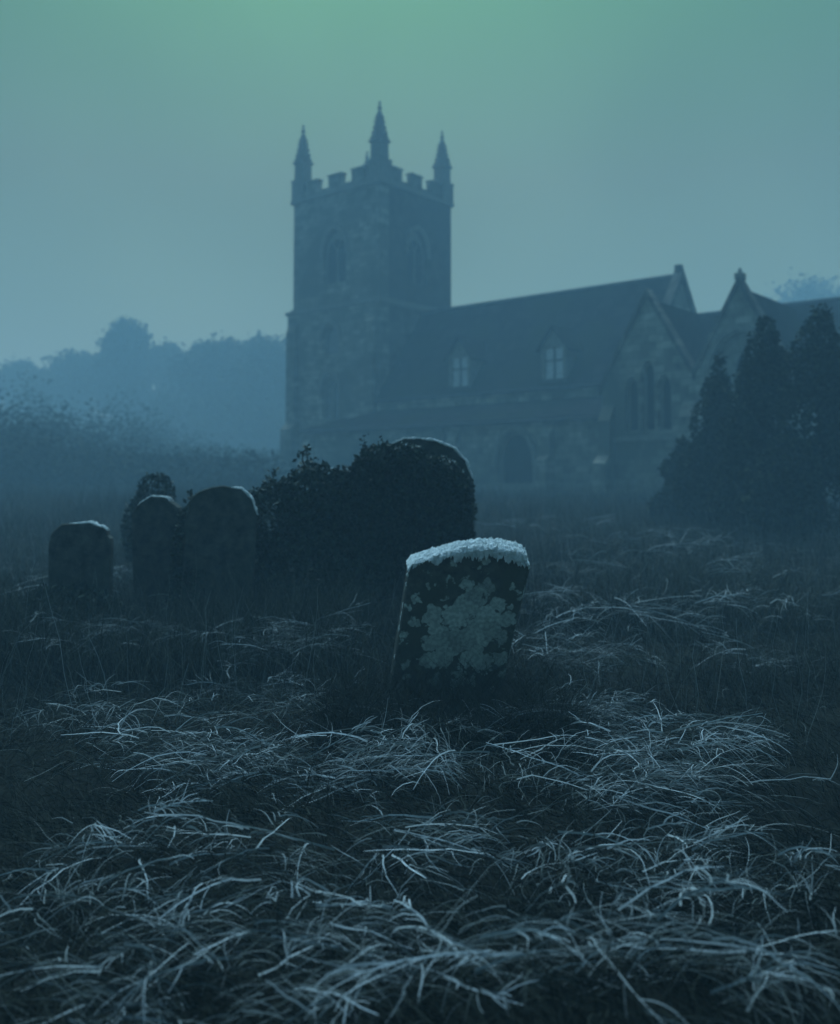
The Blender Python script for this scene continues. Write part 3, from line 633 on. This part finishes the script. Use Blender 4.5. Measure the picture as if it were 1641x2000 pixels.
def rimed():
    """frosted, flattened stems: loose ones everywhere plus denser tangles with branching haulms"""
    RT=[];RD=[];RL=[];RE=[];DR=[];CU=[];WI=[];TO=[]
    def put(r,d,l,e,dr,cu,w,t): RT.append(r);RD.append(d);RL.append(l);RE.append(e);DR.append(dr);CU.append(cu);WI.append(w);TO.append(t)
    x, y = field(4200, 1.8, 10, .5, 1.2); k = noise2(x,y,1.6,6)+U(-.4,.4,len(x)) > .25; x, y = x[k], y[k]; n = len(x)
    put(np.stack([x,y,gz(x,y)+U(.02,.14,n)],-1), U(-.5,.9,n)+np.pi*(U(0,1,n)>.5), U(.05,.22,n), U(-.1,.6,n), U(.0,.5,n), U(-.7,.7,n), U(.002,.0045,n), U(0,.45,n))
    x, y = field(2600, 9, 20, .48); n = len(x)
    put(np.stack([x,y,gz(x,y)+U(.1,.3,n)],-1), U(0,6.28,n), U(.15,.4,n), U(-.1,.7,n), U(0,.4,n), U(-.4,.4,n), U(.005,.008,n), U(0,.35,n))
    spots = [(330,1395,.34,.5),(420,1480,.30,.9),(300,1460,.25,.7),(700,1385,.25,.6),(690,1500,.22,.8),(740,1480,.2,.7),(1060,1250,.40,.7),(1130,1290,.32,.8),(1080,1400,.26,.9),(1160,1390,.22,.8),
             (1265,1450,.28,.8),(1200,1535,.25,.9),(1310,1500,.28,.8),(1380,1520,.22,.6),(470,1235,.30,.5),(560,1260,.26,.6),(610,1235,.2,.7),(150,1235,.4,.5),(250,1230,.3,.4),(1480,1290,.3,.5),(1000,1510,.22,.5),
             (130,1390,.25,.4),(860,1440,.2,.4),(540,1510,.2,.5),(560,1380,.2,.4),(1150,1110,.7,.4),(1340,1080,.9,.6),(1120,1180,.6,.6),(1420,1180,.6,.5),(1230,1050,1.2,.7),(1450,1120,.8,.5),(1050,1020,1.2,.6),(150,1140,.5,.5),(650,1150,.4,.5),(380,1180,.3,.5),(1250,1190,.5,.4),(600,1060,.5,.35),(480,1350,.22,.5),(1420,1420,.22,.4),
             (250,1640,.22,.6),(520,1680,.22,.5),(820,1640,.2,.6),(1050,1700,.22,.6),(1330,1660,.22,.5),(1500,1740,.2,.5),(120,1780,.2,.5),(400,1840,.2,.6),(700,1800,.18,.5),(950,1880,.18,.6),(1240,1830,.2,.6),(1480,1920,.18,.5),(600,1950,.17,.5),(180,1950,.17,.4)]
    for px, py, rad, dens in spots:
        lift = .2 if py < 1270 else 0; q = G(px, py, .12+lift); lead = random.uniform(-.3, .9)
        for h in range(int(5+9*dens)):               # haulms: one long stem with side branches
            a = lead+random.gauss(0,.55)+(math.pi if random.random() < .35 else 0); l = random.uniform(.2,.5)*(1+.6*(rad > .45))
            x0 = q.x+random.gauss(0,rad*.6); y0 = q.y+random.gauss(0,rad*.55); z0 = g(x0,y0)+random.uniform(.06,.2)+lift
            e = random.uniform(-.05,.45); dr = random.uniform(.05,.45); cu = random.uniform(-.35,.35); w = random.uniform(.007,.0115)*(1 if rad < .35 else 1.2); tt = min(1, dens*random.uniform(.8,1.7))
            put(np.array([[x0,y0,z0]]),np.array([a]),np.array([l]),np.array([e]),np.array([dr]),np.array([cu]),np.array([w]),np.array([tt]))
            for b in range(random.randint(7,14)):
                u = random.uniform(.2,.95); bx = x0+math.cos(a)*math.cos(e)*l*u-math.sin(a)*l*cu*u*u; by = y0+math.sin(a)*math.cos(e)*l*u+math.cos(a)*l*cu*u*u; bz = z0+l*math.sin(e)*u-l*dr*u*u
                bz = max(bz, g(bx,by)+.015)
                put(np.array([[bx,by,bz]]),np.array([a+random.choice((-1,1))*random.uniform(.3,1.0)]),np.array([l*random.uniform(.15,.5)]),np.array([random.uniform(-.2,.9)]),np.array([random.uniform(0,.7)]),np.array([random.uniform(-.6,.6)]),np.array([w*random.uniform(.45,.8)]),np.array([tt*random.uniform(.5,1)]))
        n = int(190*dens); x = q.x+rng.normal(0,rad*.7,n); y = q.y+rng.normal(0,rad*.6,n)
        put(np.stack([x,y,gz(x,y)+U(.04,.18,n)+lift],-1), lead+1.6*noise2(x,y,2.2,7)+rng.normal(0,.3,n)+np.pi*(U(0,1,n)>.65), U(.08,.32,n), U(-.1,.8,n), U(.1,.8,n), U(-.5,.5,n), U(.002,.006,n), dens*U(0,.75,n)**1.4)
    cat = np.concatenate
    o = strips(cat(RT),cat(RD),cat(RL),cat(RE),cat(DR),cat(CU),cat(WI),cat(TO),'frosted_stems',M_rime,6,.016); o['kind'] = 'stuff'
rimed()

def scrub():
    """brambles and saplings massed under the far trees: nobody could count them"""
    P = []; T = []
    for k in range(420):
        y = 44+80*random.random()**1.5; x = random.uniform(-.62, -.02)*y if random.random() < .85 else random.uniform(.1,.5)*y
        lx = (x+2.2)*.766-(y-51)*.643; ly = (x+2.2)*.643+(y-51)*.766
        if lx > -10 and -8 < ly < 9: continue
        r = random.uniform(1.5, 3.8); hz = (random.uniform(.07, .11) if y < 80 else random.uniform(.04, .07))*y*(.75+.35*math.sin(x*.21+1)); m = 800; d = rng.normal(size=(m,3)); d /= np.linalg.norm(d,axis=1)[:,None]; d[:,2] = np.abs(d[:,2])
        P.append(np.array((x,y,g(x,y)))+d*np.array((r,r*.7,hz))*(rng.uniform(.1,1.2,m)**.5)[:,None]); T.append(rng.uniform(0,.9,m))
    o = leaf_mesh(np.concatenate(P), .13, np.concatenate(T)*.6, 'undergrowth', M_leaf); o['kind'] = 'stuff'
scrub()
